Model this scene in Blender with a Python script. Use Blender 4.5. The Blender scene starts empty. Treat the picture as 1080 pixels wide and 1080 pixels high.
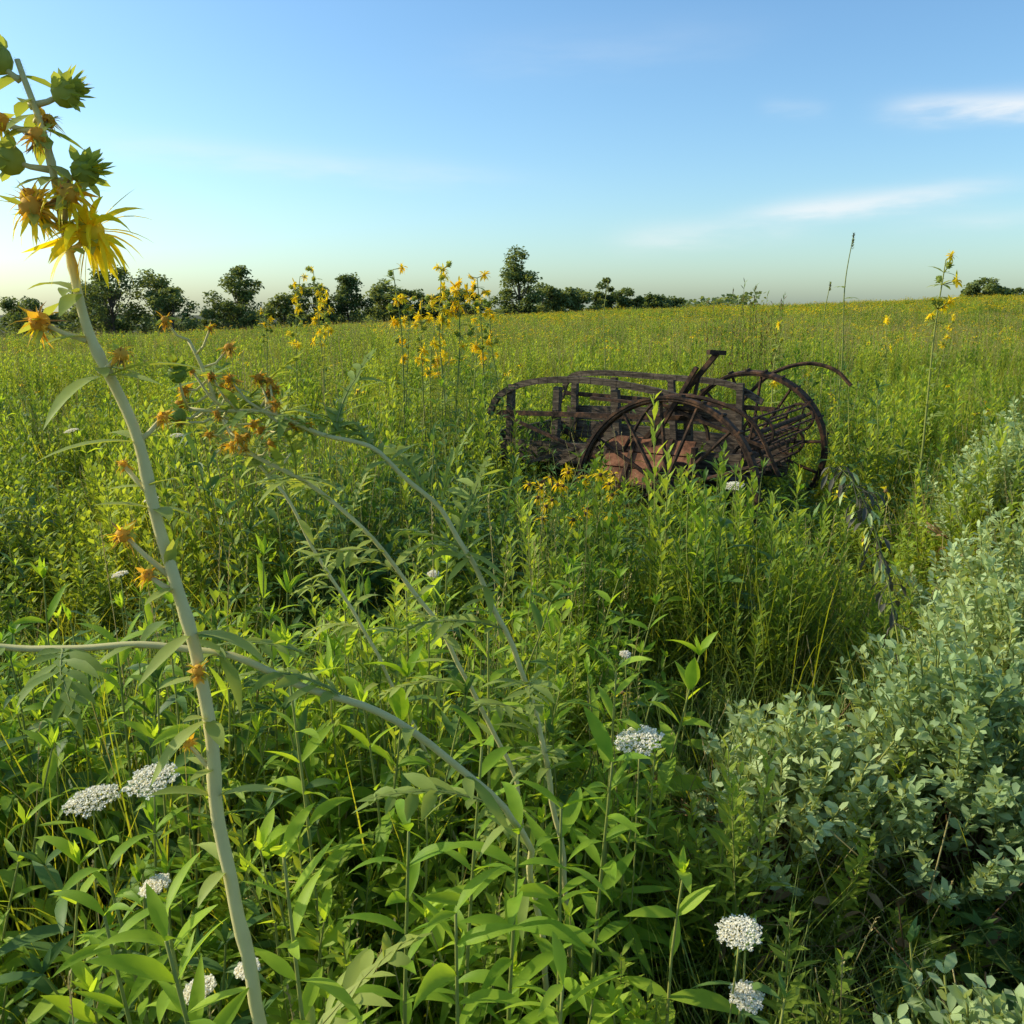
import bpy, math, random
import numpy as np
from mathutils import Vector, Matrix, noise, Euler
R=random.Random(7)
sc=bpy.context.scene
V=Vector
UP=V((0,0,1))

# ------------------------------------------------------------ terrain
def sstep(a,b,t):
    t=max(0,min(1,(t-a)/(b-a))); return t*t*(3-2*t)
def ground_h(x,y):
    xx=max(-70,min(70,x))
    h=(0.034*xx if xx>0 else .062*xx)*sstep(4,80,y)
    h+=0.06*noise.noise(V((x*.5,y*.5,0)))*1.0
    h+=0.30*noise.noise(V((x*.05,y*.05,3)))*sstep(8,40,y)
    if y>95: h-= (min(y,400)-95)*0.022
    return h

# ------------------------------------------------------------ materials
def nt(mat):
    mat.use_nodes=True; n=mat.node_tree; n.nodes.clear(); return n
def leaf_mat(name,c1,c2,trans=0.4,rough=0.6,tb=1.7):
    m=bpy.data.materials.new(name); t=nt(m); N=t.nodes; L=t.links
    out=N.new('ShaderNodeOutputMaterial'); mix=N.new('ShaderNodeMixShader'); p=N.new('ShaderNodeBsdfPrincipled'); tr=N.new('ShaderNodeBsdfTranslucent')
    oi=N.new('ShaderNodeObjectInfo'); at_=N.new('ShaderNodeAttribute'); at_.attribute_name='rnd'
    fr0=N.new('ShaderNodeMath'); fr0.operation='ADD'; L.new(oi.outputs['Random'],fr0.inputs[0]); L.new(at_.outputs['Fac'],fr0.inputs[1])
    fr=N.new('ShaderNodeMath'); fr.operation='FRACT'; L.new(fr0.outputs[0],fr.inputs[0])
    geo=N.new('ShaderNodeNewGeometry'); nz=N.new('ShaderNodeTexNoise'); nz.inputs['Scale'].default_value=0.6; nz.inputs['Detail'].default_value=2
    L.new(geo.outputs['Position'],nz.inputs['Vector'])
    nz2=N.new('ShaderNodeTexNoise'); nz2.inputs['Scale'].default_value=35; nz2.inputs['Detail'].default_value=1
    L.new(geo.outputs['Position'],nz2.inputs['Vector'])
    a=N.new('ShaderNodeMath'); a.operation='MULTIPLY_ADD'; L.new(fr.outputs[0],a.inputs[0]); a.inputs[1].default_value=.55; L.new(nz.outputs['Fac'],a.inputs[2])
    b=N.new('ShaderNodeMath'); b.operation='MULTIPLY_ADD'; L.new(nz2.outputs['Fac'],b.inputs[0]); b.inputs[1].default_value=.5; L.new(a.outputs[0],b.inputs[2])
    mr=N.new('ShaderNodeMapRange'); mr.inputs['From Min'].default_value=.7; mr.inputs['From Max'].default_value=1.35; L.new(b.outputs[0],mr.inputs['Value'])
    cr=N.new('ShaderNodeMixRGB'); cr.inputs[1].default_value=(*c1,1); cr.inputs[2].default_value=(*c2,1)
    L.new(mr.outputs[0],cr.inputs[0])
    L.new(cr.outputs['Color'],p.inputs['Base Color']); p.inputs['Roughness'].default_value=rough
    p.inputs['Specular IOR Level'].default_value=.18
    g=N.new('ShaderNodeMixRGB'); g.blend_type='MULTIPLY'; g.inputs[0].default_value=1; L.new(cr.outputs['Color'],g.inputs[1]); g.inputs[2].default_value=(tb*1.2,tb,tb*.4,1)
    L.new(g.outputs[0],tr.inputs['Color'])
    mix.inputs[0].default_value=trans
    L.new(p.outputs[0],mix.inputs[1]); L.new(tr.outputs[0],mix.inputs[2]); L.new(mix.outputs[0],out.inputs['Surface'])
    return m
def noise_mat(name,cols,scale=8,rough=.8,bump=.3,metal=0,stretch=(1,1,1),coord='Object'):
    m=bpy.data.materials.new(name); t=nt(m); N=t.nodes; L=t.links
    out=N.new('ShaderNodeOutputMaterial'); p=N.new('ShaderNodeBsdfPrincipled')
    tc=N.new('ShaderNodeTexCoord'); mp=N.new('ShaderNodeMapping'); mp.inputs['Scale'].default_value=stretch
    L.new(tc.outputs[coord],mp.inputs[0])
    nz=N.new('ShaderNodeTexNoise'); nz.inputs['Scale'].default_value=scale; nz.inputs['Detail'].default_value=8; nz.inputs['Roughness'].default_value=.7
    L.new(mp.outputs[0],nz.inputs['Vector'])
    cr=N.new('ShaderNodeValToRGB'); el=cr.color_ramp.elements
    el[0].position=.35; el[0].color=(*cols[0],1); el[1].position=.66; el[1].color=(*cols[-1],1)
    for i,c in enumerate(cols[1:-1]):
        e=el.new(.35+.31*(i+1)/(len(cols)-1)); e.color=(*c,1)
    L.new(nz.outputs['Fac'],cr.inputs[0]); L.new(cr.outputs[0],p.inputs['Base Color'])
    p.inputs['Roughness'].default_value=rough; p.inputs['Metallic'].default_value=metal
    p.inputs['Specular IOR Level'].default_value=.2
    bp=N.new('ShaderNodeBump'); bp.inputs['Strength'].default_value=bump; bp.inputs['Distance'].default_value=.01
    L.new(nz.outputs['Fac'],bp.inputs['Height']); L.new(bp.outputs[0],p.inputs['Normal']); L.new(p.outputs[0],out.inputs['Surface'])
    return m
M_grass=leaf_mat('grass_blades',(.14,.195,.018),(.40,.42,.045),.5)
M_thin=leaf_mat('thin_grass',(.09,.16,.04),(.21,.27,.06),.32,.5)
M_gold=leaf_mat('goldenrod_leaf',(.10,.19,.025),(.34,.43,.055),.47)
M_broad=leaf_mat('sunflower_leaf',(.13,.27,.022),(.38,.52,.05),.5,.5)
M_forb=leaf_mat('dark_forb_leaf',(.055,.12,.028),(.15,.25,.06),.35,.5)
M_stem=leaf_mat('green_stem',(.18,.22,.05),(.32,.33,.08),.1)
M_pale=leaf_mat('pale_stem',(.54,.48,.19),(.70,.60,.27),.05,.6)
M_compass=leaf_mat('compass_leaf',(.19,.27,.055),(.36,.42,.10),.40,.55)
M_bapt=leaf_mat('indigo_leaf',(.22,.32,.14),(.44,.53,.25),.30,.5)
M_yellow=leaf_mat('yellow_petal',(.88,.64,.01),(.95,.80,.03),.45,.5,tb=1.05)
M_orange=leaf_mat('dry_petal',(.55,.28,.03),(.82,.52,.07),.4,.7,tb=1.05)
M_brown=leaf_mat('dead_leaf',(.12,.07,.03),(.30,.19,.085),.2,.8,tb=1)
M_dark=leaf_mat('dark_pod',(.03,.03,.022),(.09,.085,.06),.05,.7,tb=1)
M_white=leaf_mat('white_floret',(.84,.83,.74),(.90,.89,.82),.35,.6,tb=1.0)
M_straw=leaf_mat('straw',(.34,.29,.11),(.50,.42,.18),.25,.7,tb=1)
M_tree=leaf_mat('tree_foliage',(.08,.125,.045),(.19,.24,.085),.38,.6)  # foliage green lightened, so distance haze is painted into the leaf colour
M_bark=noise_mat('bark',[(.06,.045,.03),(.14,.11,.08)],12)
M_rust=noise_mat('rusted_iron',[(.022,.015,.011),(.058,.034,.022),(.18,.085,.042)],16,.9,.5,0)
M_rustred=noise_mat('rusted_red_plate',[(.06,.028,.016),(.20,.085,.045),(.36,.17,.095)],11,.9,.6)
M_wood=noise_mat('weathered_brown_wood',[(.028,.021,.015),(.085,.062,.043),(.21,.155,.105)],9,.9,.5,0,(1,8,8))
M_soil=noise_mat('soil_and_thatch',[(.025,.028,.012),(.055,.06,.02),(.09,.08,.04)],3,1,.6)

# ------------------------------------------------------------ mesh builder
class MB:
    def __init__(s,mats): s.v=[];s.f=[];s.m=[];s.mats=mats
    def mi(s,mat):
        if mat not in s.mats: s.mats.append(mat)
        return s.mats.index(mat)
    def face(s,idx,mat): s.f.append(idx); s.m.append(s.mi(mat))
    def obj(s,name,link=True,smooth=True):
        me=bpy.data.meshes.new(name); me.from_pydata([tuple(q) for q in s.v],[],s.f)
        for m in s.mats: me.materials.append(m)
        me.polygons.foreach_set('material_index',s.m)
        me.polygons.foreach_set('use_smooth',[smooth]*len(s.f)); me.update()
        o=bpy.data.objects.new(name,me)
        if link: sc.collection.objects.link(o)
        return o
    def tube(s,pts,rads,n,mat,cap=True):
        pts=[V(p) for p in pts]; base=len(s.v); k=len(pts)
        if not hasattr(rads,'__len__'): rads=[rads]*k
        ref=None
        for i,p in enumerate(pts):
            d=(pts[min(i+1,k-1)]-pts[max(i-1,0)]); 
            if d.length<1e-9: d=UP.copy()
            d.normalize()
            if ref is None: ref=d.orthogonal()
            a=(ref-d*ref.dot(d)); 
            if a.length<1e-6: a=d.orthogonal()
            a.normalize(); ref=a; b=d.cross(a)
            for j in range(n):
                t=2*math.pi*j/n
                s.v.append(p+(a*math.cos(t)+b*math.sin(t))*rads[i])
        for i in range(k-1):
            for j in range(n):
                s.face((base+i*n+j,base+i*n+(j+1)%n,base+(i+1)*n+(j+1)%n,base+(i+1)*n+j),mat)
        if cap:
            s.face(tuple(base+j for j in range(n))[::-1],mat); s.face(tuple(base+(k-1)*n+j for j in range(n)),mat)
    def leaf(s,p,d,L,W,mat,droop=.4,seg=3,fold=.2,roll=0,pk=.42,curl=0):
        d=V(d).normalized(); cur=V(p); side=d.cross(UP)
        if side.length<.05: side=V((R.uniform(-1,1),R.uniform(-1,1),0))
        side.normalize()
        if roll: side=Matrix.Rotation(roll,3,d)@side
        base=len(s.v)
        if seg==1:
            mid=cur+d*L*.45; n=side.cross(d)
            s.v+=[cur,mid-side*W*.5+n*W*.1,cur+d*L-UP*(L*droop*.4),mid+side*W*.5+n*W*.1]
            s.face((base,base+3,base+2,base+1),mat); return
        for i in range(seg+1):
            t=i/seg
            w=W*.5*(t/pk if t<pk else (1-t)/(1-pk)); w=W*.5*math.sin(min(1,w/(W*.5))*math.pi/2)
            if i==0: w=W*.08
            if i==seg:
                s.v.append(cur.copy()); break
            n=side.cross(d)
            s.v+= [cur-side*w+n*fold*w,cur.copy(),cur+side*w+n*fold*w]
            d=(d+V((0,0,-droop/seg))).normalized(); 
            if curl: d=(d+side*curl/seg).normalized()
            cur=cur+d*(L/seg)
            side=(side-d*side.dot(d)).normalized()
        for i in range(seg-1):
            b=base+i*3
            s.face((b,b+1,b+4,b+3),mat); s.face((b+1,b+2,b+5,b+4),mat)
        b=base+(seg-1)*3
        s.face((b,b+1,b+3),mat); s.face((b+1,b+2,b+3),mat)
    def blade(s,p,d,L,W,mat,droop=.5,seg=4):
        d=V(d).normalized(); cur=V(p); a=R.uniform(0,6.28); side=V((math.cos(a),math.sin(a),0)); base=len(s.v)
        for i in range(seg):
            t=i/seg; w=W*.5*(1-t*t*.8)
            s.v+=[cur-side*w,cur+side*w]
            d=(d+V((d.x*droop/seg,d.y*droop/seg,-droop*t*1.2/seg))).normalized(); cur=cur+d*(L/seg)
        s.v.append(cur)
        for i in range(seg-1):
            b=base+i*2; s.face((b,b+1,b+3,b+2),mat)
        b=base+(seg-1)*2; s.face((b,b+1,b+2),mat)
    def ball(s,c,r,mat,n=7,k=5,sq=(1,1,1)):
        base=len(s.v); c=V(c)
        for i in range(k+1):
            th=math.pi*i/k
            for j in range(n):
                ph=2*math.pi*j/n
                s.v.append(c+V((r*sq[0]*math.sin(th)*math.cos(ph),r*sq[1]*math.sin(th)*math.sin(ph),r*sq[2]*math.cos(th))))
        for i in range(k):
            for j in range(n):
                s.face((base+i*n+j,base+(i+1)*n+j,base+(i+1)*n+(j+1)%n,base+i*n+(j+1)%n),mat)
    def box(s,c,size,mat,rot=None):
        base=len(s.v); c=V(c)
        for x in(-.5,.5):
            for y in(-.5,.5):
                for z in(-.5,.5):
                    q=V((x*size[0],y*size[1],z*size[2]))
                    if rot is not None: q=rot@q
                    s.v.append(c+q)
        for f in((0,1,3,2),(4,6,7,5),(0,4,5,1),(2,3,7,6),(0,2,6,4),(1,5,7,3)):
            s.face(tuple(base+i for i in f),mat)
    def bar(s,a,b,w,h,mat):
        a=V(a);b=V(b);d=b-a; q=d.to_track_quat('X','Z').to_matrix()
        s.box((a+b)/2,(d.length,w,h),mat,q)

def rdir(elev,az=None):
    az=R.uniform(0,6.2832) if az is None else az
    return V((math.cos(elev)*math.cos(az),math.cos(elev)*math.sin(az),math.sin(elev)))

def interp(pts,n):
    pts=[V(p) for p in pts]; out=[]
    P=[pts[0]*2-pts[1]]+pts+[pts[-1]*2-pts[-2]]
    for i in range(1,len(P)-2):
        for j in range(n):
            t=j/n; a,b,c,d=P[i-1],P[i],P[i+1],P[i+2]
            out.append(.5*((2*b)+(-a+c)*t+(2*a-5*b+4*c-d)*t*t+(-a+3*b-3*c+d)*t**3))
    out.append(pts[-1]); return out

def flower(mb,c,fd,r,mat=M_yellow,disc=M_orange,n=14,droop=.3,seg=3,bract=True,pw=1.0):
    fd=V(fd).normalized(); a=fd.orthogonal().normalized(); b=fd.cross(a); c=V(c)
    mb.ball(c,r*.24,disc,6 if seg<3 else 8,3 if seg<3 else 5)
    for i in range(n):
        t=6.2832*i/n+R.uniform(-.22,.22); d=a*math.cos(t)+b*math.sin(t)+fd*R.uniform(-.25,.4)
        mb.leaf(c+d*r*.15,d,r*R.uniform(.65,1.15),r*R.uniform(.15,.25)*pw,mat,droop*R.uniform(.1,1.9),seg,.15,R.uniform(-.9,.9),curl=R.uniform(-.5,.5) if seg>3 else 0)
    if bract:
        for i in range(9):
            t=6.2832*i/9+.2; d=a*math.cos(t)+b*math.sin(t)+fd*R.uniform(-.6,0)
            mb.leaf(c-fd*r*.15,d,r*.5,r*.25,M_compass,0,2,.3)
def bud(mb,c,fd,r,tip=M_yellow):
    fd=V(fd).normalized(); a=fd.orthogonal().normalized(); b=fd.cross(a); c=V(c)
    mb.ball(c,r*.8,M_compass,8,6)
    for ring,(e,l) in enumerate(((-.1,1.0),(.5,1.1),(1.1,1.1))):
        for i in range(9):
            t=6.2832*i/9+ring*.4+R.uniform(-.2,.2); d=(a*math.cos(t)+b*math.sin(t))*(1.1-.3*ring)+fd*e
            mb.leaf(c+d*r*.45,d+fd*.5,r*l*R.uniform(.7,1.2),r*.6,M_compass,-.2,3,.3,R.uniform(-.6,.6))
    for i in range(9):
        mb.leaf(c+fd*r*.6,fd+rdir(R.uniform(-1,1))*.6,r*R.uniform(.7,1.2),r*.25,tip,.2,2)
def dryhead(mb,c,fd,r):
    fd=V(fd).normalized(); c=V(c)
    mb.ball(c,r*.42,M_orange,7,5)
    for i in range(12): 
        mb.leaf(c,rdir(R.uniform(-1.2,1.2)),r*R.uniform(.6,1.2),r*.4,M_compass if i%2 else M_orange,R.uniform(-.3,.8),2,.3,R.uniform(-1,1))
    for i in range(34):
        mb.leaf(c,rdir(R.uniform(-1.4,1.2)),r*R.uniform(.6,1.4),r*.11,(M_orange,M_yellow,M_orange,M_brown)[i%4],R.uniform(.2,1.4),3,.5,R.uniform(-1,1),curl=R.uniform(-1.3,1.3))
def lobed(mb,p,d,L,mat=M_compass,droop=.7,n=7,w=1.0):
    d=V(d).normalized(); cur=V(p); side=d.cross(UP).normalized(); pts=[cur.copy()]
    for i in range(n):
        cur=cur+d*(L/n); pts.append(cur.copy())
        t=(i+1)/n; ll=L*.36*w*math.sin(math.pi*min(.95,t*.8+.15))
        for sg in(-1,1):
            dd=d*.9+side*sg+V((0,0,R.uniform(-.15,.35)))
            mb.leaf(cur-d*L/n*.3,dd,ll*R.uniform(.7,1.2),L*R.uniform(.06,.1),mat,R.uniform(.2,.9),4,.2,R.uniform(-.7,.7),curl=R.uniform(-.4,.4))
        d=(d+V((R.uniform(-.12,.12),R.uniform(-.12,.12),-droop/n))).normalized(); side=(side-d*side.dot(d)).normalized()
    mb.leaf(pts[-2],d,L*.28,L*.06,mat,.3,3)
    mb.tube(pts,[L*.010*(1-.8*i/n) for i in range(n+1)],4,M_stem,False)
    for i in range(n):
        mb.leaf(pts[i],pts[i+1]-pts[i],L/n*1.6,L*.09,mat,0,2,.1)

# ------------------------------------------------------------ prototypes
def p_grass(lod,n=34,h=(.45,.85),w=.0055,mat=M_grass,spread=.1):
    mb=MB([mat])
    if lod: n=int(n*.7); w*=1.5
    for k in range(n):
        a=R.uniform(0,6.28); r=R.uniform(0,spread)
        mb.blade((r*math.cos(a),r*math.sin(a),-.02),rdir(R.uniform(1.15,1.5),a+R.uniform(-.6,.6)),R.uniform(*h),w*R.uniform(.7,1.3),mat if R.random()>.07 else M_straw,R.uniform(.2,1.1),3 if lod else 5)
    return mb.obj('grass_tuft',False)
def gold_stem(mb,x,y,H,mat=M_gold,nl=55,ll=.085,lw=.015,seg=2,lean=.12):
    d=rdir(1.57-R.uniform(0,lean)); pts=[]
    p=V((x,y,-.02)); k=5
    for i in range(k+1):
        pts.append(p.copy()); p=p+d*(H/k); d=(d+V((R.uniform(-.05,.05),R.uniform(-.05,.05),.05))).normalized()
    mb.tube(pts if seg>1 else pts[::5],[.0035*(1-.6*i/k) for i in range(k+1)] if seg>1 else [.004,.002],3,M_stem,False)
    az=R.uniform(0,6)
    for j in range(nl):
        t=.12+.88*(j/nl)**.85; f=t*k; q=int(min(k-1,f)); c=pts[q].lerp(pts[q+1],f-q); az+=2.4
        l=ll*R.uniform(.75,1.2)*(1.15-.65*max(0,t-.5)/.5)
        mb.leaf(c,rdir(.35+.75*t+R.uniform(-.2,.2),az),l,lw*R.uniform(.8,1.2),mat,R.uniform(.1,.7),seg,.25,R.uniform(-.3,.3))
    return pts[-1]
def p_gold(lod):
    mb=MB([M_gold]); 
    for k in range(5 if not lod else 4):
        a=R.uniform(0,6.28); r=R.uniform(.0,.11)
        if lod: gold_stem(mb,r*math.cos(a),r*math.sin(a),R.uniform(.55,1.02),nl=34,ll=.11,lw=.022,seg=1)
        else: gold_stem(mb,r*math.cos(a),r*math.sin(a),R.uniform(.55,.97),nl=50)
    for k in range(5):
        mb.blade((R.uniform(-.1,.1),R.uniform(-.1,.1),0),rdir(1.35),R.uniform(.4,.7),.006,M_grass,.6,3)
    return mb.obj('goldenrod_plant',False)
def p_broad(lod,mat=M_broad,nst=3):
    mb=MB([mat])
    for k in range(nst):
        x,y=R.uniform(-.08,.08),R.uniform(-.08,.08); H=R.uniform(.5,.92)
        d=rdir(1.57-R.uniform(.05,.3)); p=V((x,y,0)); pts=[]
        n=9; lw=R.uniform(.16,.28); l0=R.uniform(.12,.18)
        for j in range(n+1):
            pts.append(p.copy()); p=p+d*H/n; d=(d+V((R.uniform(-.07,.07),R.uniform(-.07,.07),.03))).normalized()
        mb.tube(pts,[.0045*(1-.6*j/n) for j in range(n+1)],3 if lod else 5,M_stem,False)
        az=R.uniform(0,3)
        for j in range(2,n+1):
            az+=1.57+R.uniform(-.3,.3); t=j/n
            for s_ in(0,math.pi):
                if R.random()<.12: continue
                L=l0*R.uniform(.6,1.2)*(1.1-.55*max(0,t-.5)*2)
                mb.leaf(pts[j],rdir(.25+.7*t*t+R.uniform(-.3,.3),az+s_+R.uniform(-.4,.4)),L,L*lw,mat,R.uniform(.2,1.5),2 if lod else 5,.28,R.uniform(-.6,.6),.38,curl=R.uniform(-.4,.4))
        for q in range(4): mb.leaf(pts[-1],rdir(R.uniform(.8,1.4)),.05,.012,mat,.1,2)
    return mb.obj('sunflower_foliage',False)
def p_susan(lod,n=3,H=(.7,1.0),r=.038):
    mb=MB([M_gold])
    for k in range(n):
        x,y=R.uniform(-.12,.12),R.uniform(-.12,.12)
        t=gold_stem(mb,x,y,R.uniform(*H),nl=22,lean=.2,seg=1 if lod else 2)
        flower(mb,t+V((0,0,.01)),rdir(R.uniform(.3,1.4)),r,disc=M_brown,n=9,droop=.7,seg=1 if lod else 2,bract=False,pw=1.5 if lod else 1)
    return mb.obj('coneflower_plant',False)
def p_seed(lod):
    mb=MB([M_grass])
    for k in range(12):
        p=V((R.uniform(-.12,.12),R.uniform(-.12,.12),0)); d=rdir(R.uniform(1.3,1.52)); L=R.uniform(.65,1.05)
        e=p+d*L; mb.tube([p,e],[.0018,.001],3,M_straw if k%3 else M_stem,False)
        for q in range(9):
            mb.leaf(e-d*.014*q,d+rdir(R.uniform(-.3,.8))*.5,.016,.005,M_straw,.2,1)
    for k in range(14): mb.blade((R.uniform(-.12,.12),R.uniform(-.12,.12),0),rdir(1.3),R.uniform(.4,.7),.006,M_grass,.7,3)
    return mb.obj('seeding_grass',False)
KIND={'grass_tuft':lambda l:p_grass(l),'thin_grass':lambda l:p_grass(l,44,(.5,.9),.004,M_thin,.08),'goldenrod':p_gold,'sunflower_foliage':p_broad,'dark_forb':lambda l:p_broad(l,M_forb,4),'coneflower':p_susan,'seeding_grass':p_seed}
ALLM=[]
def arrays(o):
    me=o.data; nv=len(me.vertices); v=np.empty(nv*3,np.float32); me.vertices.foreach_get('co',v)
    nl=len(me.loops); li=np.empty(nl,np.int32); me.loops.foreach_get('vertex_index',li)
    nf=len(me.polygons); ls=np.empty(nf,np.int32); me.polygons.foreach_get('loop_start',ls)
    mi=np.empty(nf,np.int32); me.polygons.foreach_get('material_index',mi)
    mp=[]
    for m in me.materials:
        if m not in ALLM: ALLM.append(m)
        mp.append(ALLM.index(m))
    mi=np.array(mp,np.int32)[mi]
    r=(v.reshape(-1,3),li,ls,mi); bpy.data.objects.remove(o); bpy.data.meshes.remove(me); return r
NV=6
PA={k:([arrays(f(0)) for i in range(NV)],[arrays(f(1)) for i in range(NV)]) for k,f in KIND.items()}
def merged(name,pl,link=True):
    Vs=[];Ls=[];Ss=[];Ms=[];Rs=[];vo=0;lo=0
    for (k,lod,va,x,y,z,s,h,rz,tx,ty) in pl:
        v,li,ls,mi=PA[k][lod][va]
        M=np.array(Euler((tx,ty,rz)).to_matrix(),np.float32)@np.diag(np.array([s,s,s*h],np.float32))
        Vs.append(v@M.T+np.array([x,y,z],np.float32)); Ls.append(li+vo); Ss.append(ls+lo); Ms.append(mi)
        Rs.append(np.full(len(v),R.random(),np.float32)); vo+=len(v); lo+=len(li)
    me=bpy.data.meshes.new(name); Vn=np.concatenate(Vs); Ln=np.concatenate(Ls); Sn=np.concatenate(Ss); Mn=np.concatenate(Ms)
    me.vertices.add(len(Vn)); me.vertices.foreach_set('co',Vn.ravel()); me.loops.add(len(Ln)); me.loops.foreach_set('vertex_index',Ln.astype(np.int32))
    me.polygons.add(len(Sn)); me.polygons.foreach_set('loop_start',Sn.astype(np.int32))
    for m in ALLM: me.materials.append(m)
    me.polygons.foreach_set('material_index',Mn.astype(np.int32)); me.polygons.foreach_set('use_smooth',np.ones(len(Sn),bool))
    me.update(calc_edges=True)
    a=me.attributes.new('rnd','FLOAT','POINT'); a.data.foreach_set('value',np.concatenate(Rs))
    o=bpy.data.objects.new(name,me)
    if link: sc.collection.objects.link(o)
    print(name,len(Sn),'faces'); return o

WC=V((1.54,6.4)); WF=V((-.843,.538)); WY=V((-.538,-.843))
def wagon_local(x,y):
    d=V((x,y))-WC; return d.dot(WF),d.dot(WY)
def gauss(x,y,cx,cy,sx,sy): return math.exp(-(((x-cx)/sx)**2+((y-cy)/sy)**2))
def hmul(x,y):
    m=.84+.62*noise.noise(V((x*.8,y*.8,5)))+.30*noise.noise(V((x*2.5,y*2.5,11)))
    m=max(.45,m)
    if y<1.0: m=min(m,.55)
    elif y<1.7: m=min(m,.55+.35*(y-1.0)/.7)
    lx,ly=wagon_local(x,y)
    if 1.0<lx<2.8 and -1.2<ly<2.2: m=max(m,.98)
    elif -.6<lx<2.3 and -1.2<ly<1.1: m=.54+.10*noise.noise(V((x*3,y*3,1)))
    elif -.9<lx<1.9 and 1.1<=ly<2.1: m=.70+.24*noise.noise(V((x*2.2,y*2.2,1)))
    elif -.9<lx<1.9 and 2.1<=ly<2.7: m=min(m,.78)
    m*=1-.74*gauss(x,y,.66,2.70,.38,.44)
    m*=1-.6*gauss(x,y,.95,1.6,.5,.3)
    m*=1+.10*gauss(x,y,.95,3.5,.6,.3)
    m*=1-.28*gauss(x,y,.27,3.45,.28,.45)
    m*=1+.24*gauss(x,y,-.45,4.3,.6,.8)
    m*=1-.5*gauss(x,y,-.9,3.1,.4,.35)
    m*=1-.45*gauss(x,y,-.25,2.9,.3,.3)
    m*=1-.4*gauss(x,y,1.75,4.3,.35,.5)
    return m
def pick(w):
    t=R.uniform(0,sum(max(0,a) for a in w.values()))
    for k,a in w.items():
        t-=max(0,a)
        if t<=0: return k
    return k
def weights(x,y):
    n=noise.noise(V((x*.45,y*.45,9))); n2=noise.noise(V((x*.8,y*.8,21)))
    if y<3.2:
        if x>.15+.1*y: return {'thin_grass':.55,'grass_tuft':.2,'goldenrod':.1 if y<2.6 else .8,'seeding_grass':.03,'dark_forb':.1}
        return {'sunflower_foliage':.55+.6*max(0,n),'grass_tuft':.25,'goldenrod':.28+.5*max(0,-n),'thin_grass':.1,'seeding_grass':.04,'coneflower':.006,'dark_forb':.06+.8*max(0,n2)}
    g=gauss(x,y,-.35,4.4,.8,.9)
    return {'goldenrod':.75+.7*n,'grass_tuft':.30+.5*(y>7),'sunflower_foliage':.08+.2*g,'dark_forb':1.6*g+1.6*max(0,n2)*(1-sstep(7,13,y))+.7*gauss(x,y,1.3,6.6,1.2,1.2),'coneflower':.010+.022*(y>7),'seeding_grass':.10,'thin_grass':.05}
def zone(y0,y1,dens,lod,pl):
    A=.68*(y1*y1-y0*y0)+2.2*(y1-y0); n=int(A*dens); c=0
    while c<n:
        y=R.uniform(y0,y1); hw=.68*y+1.1
        if R.random()>hw/(.68*y1+1.1): continue
        x=R.uniform(-hw,hw); c+=1
        k=pick(weights(x,y)); s=R.uniform(.88,1.12); h=hmul(x,y)*R.uniform(.88,1.1)
        if k=='thin_grass': h=max(h,.5)
        if (V((x,y))-V((-.3,1.0))).length<.09: continue
        pl.append((k,lod,R.randrange(NV),x,y,ground_h(x,y)-.01,s,h,R.uniform(0,6.283),R.uniform(-.10,.10),R.uniform(-.10,.10)))
pl=[]; zone(.35,3.4,86,0,pl); zone(3.4,6.0,55,1,pl); zone(6.0,15,29,1,pl)
merged('prairie_vegetation',pl)

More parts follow.
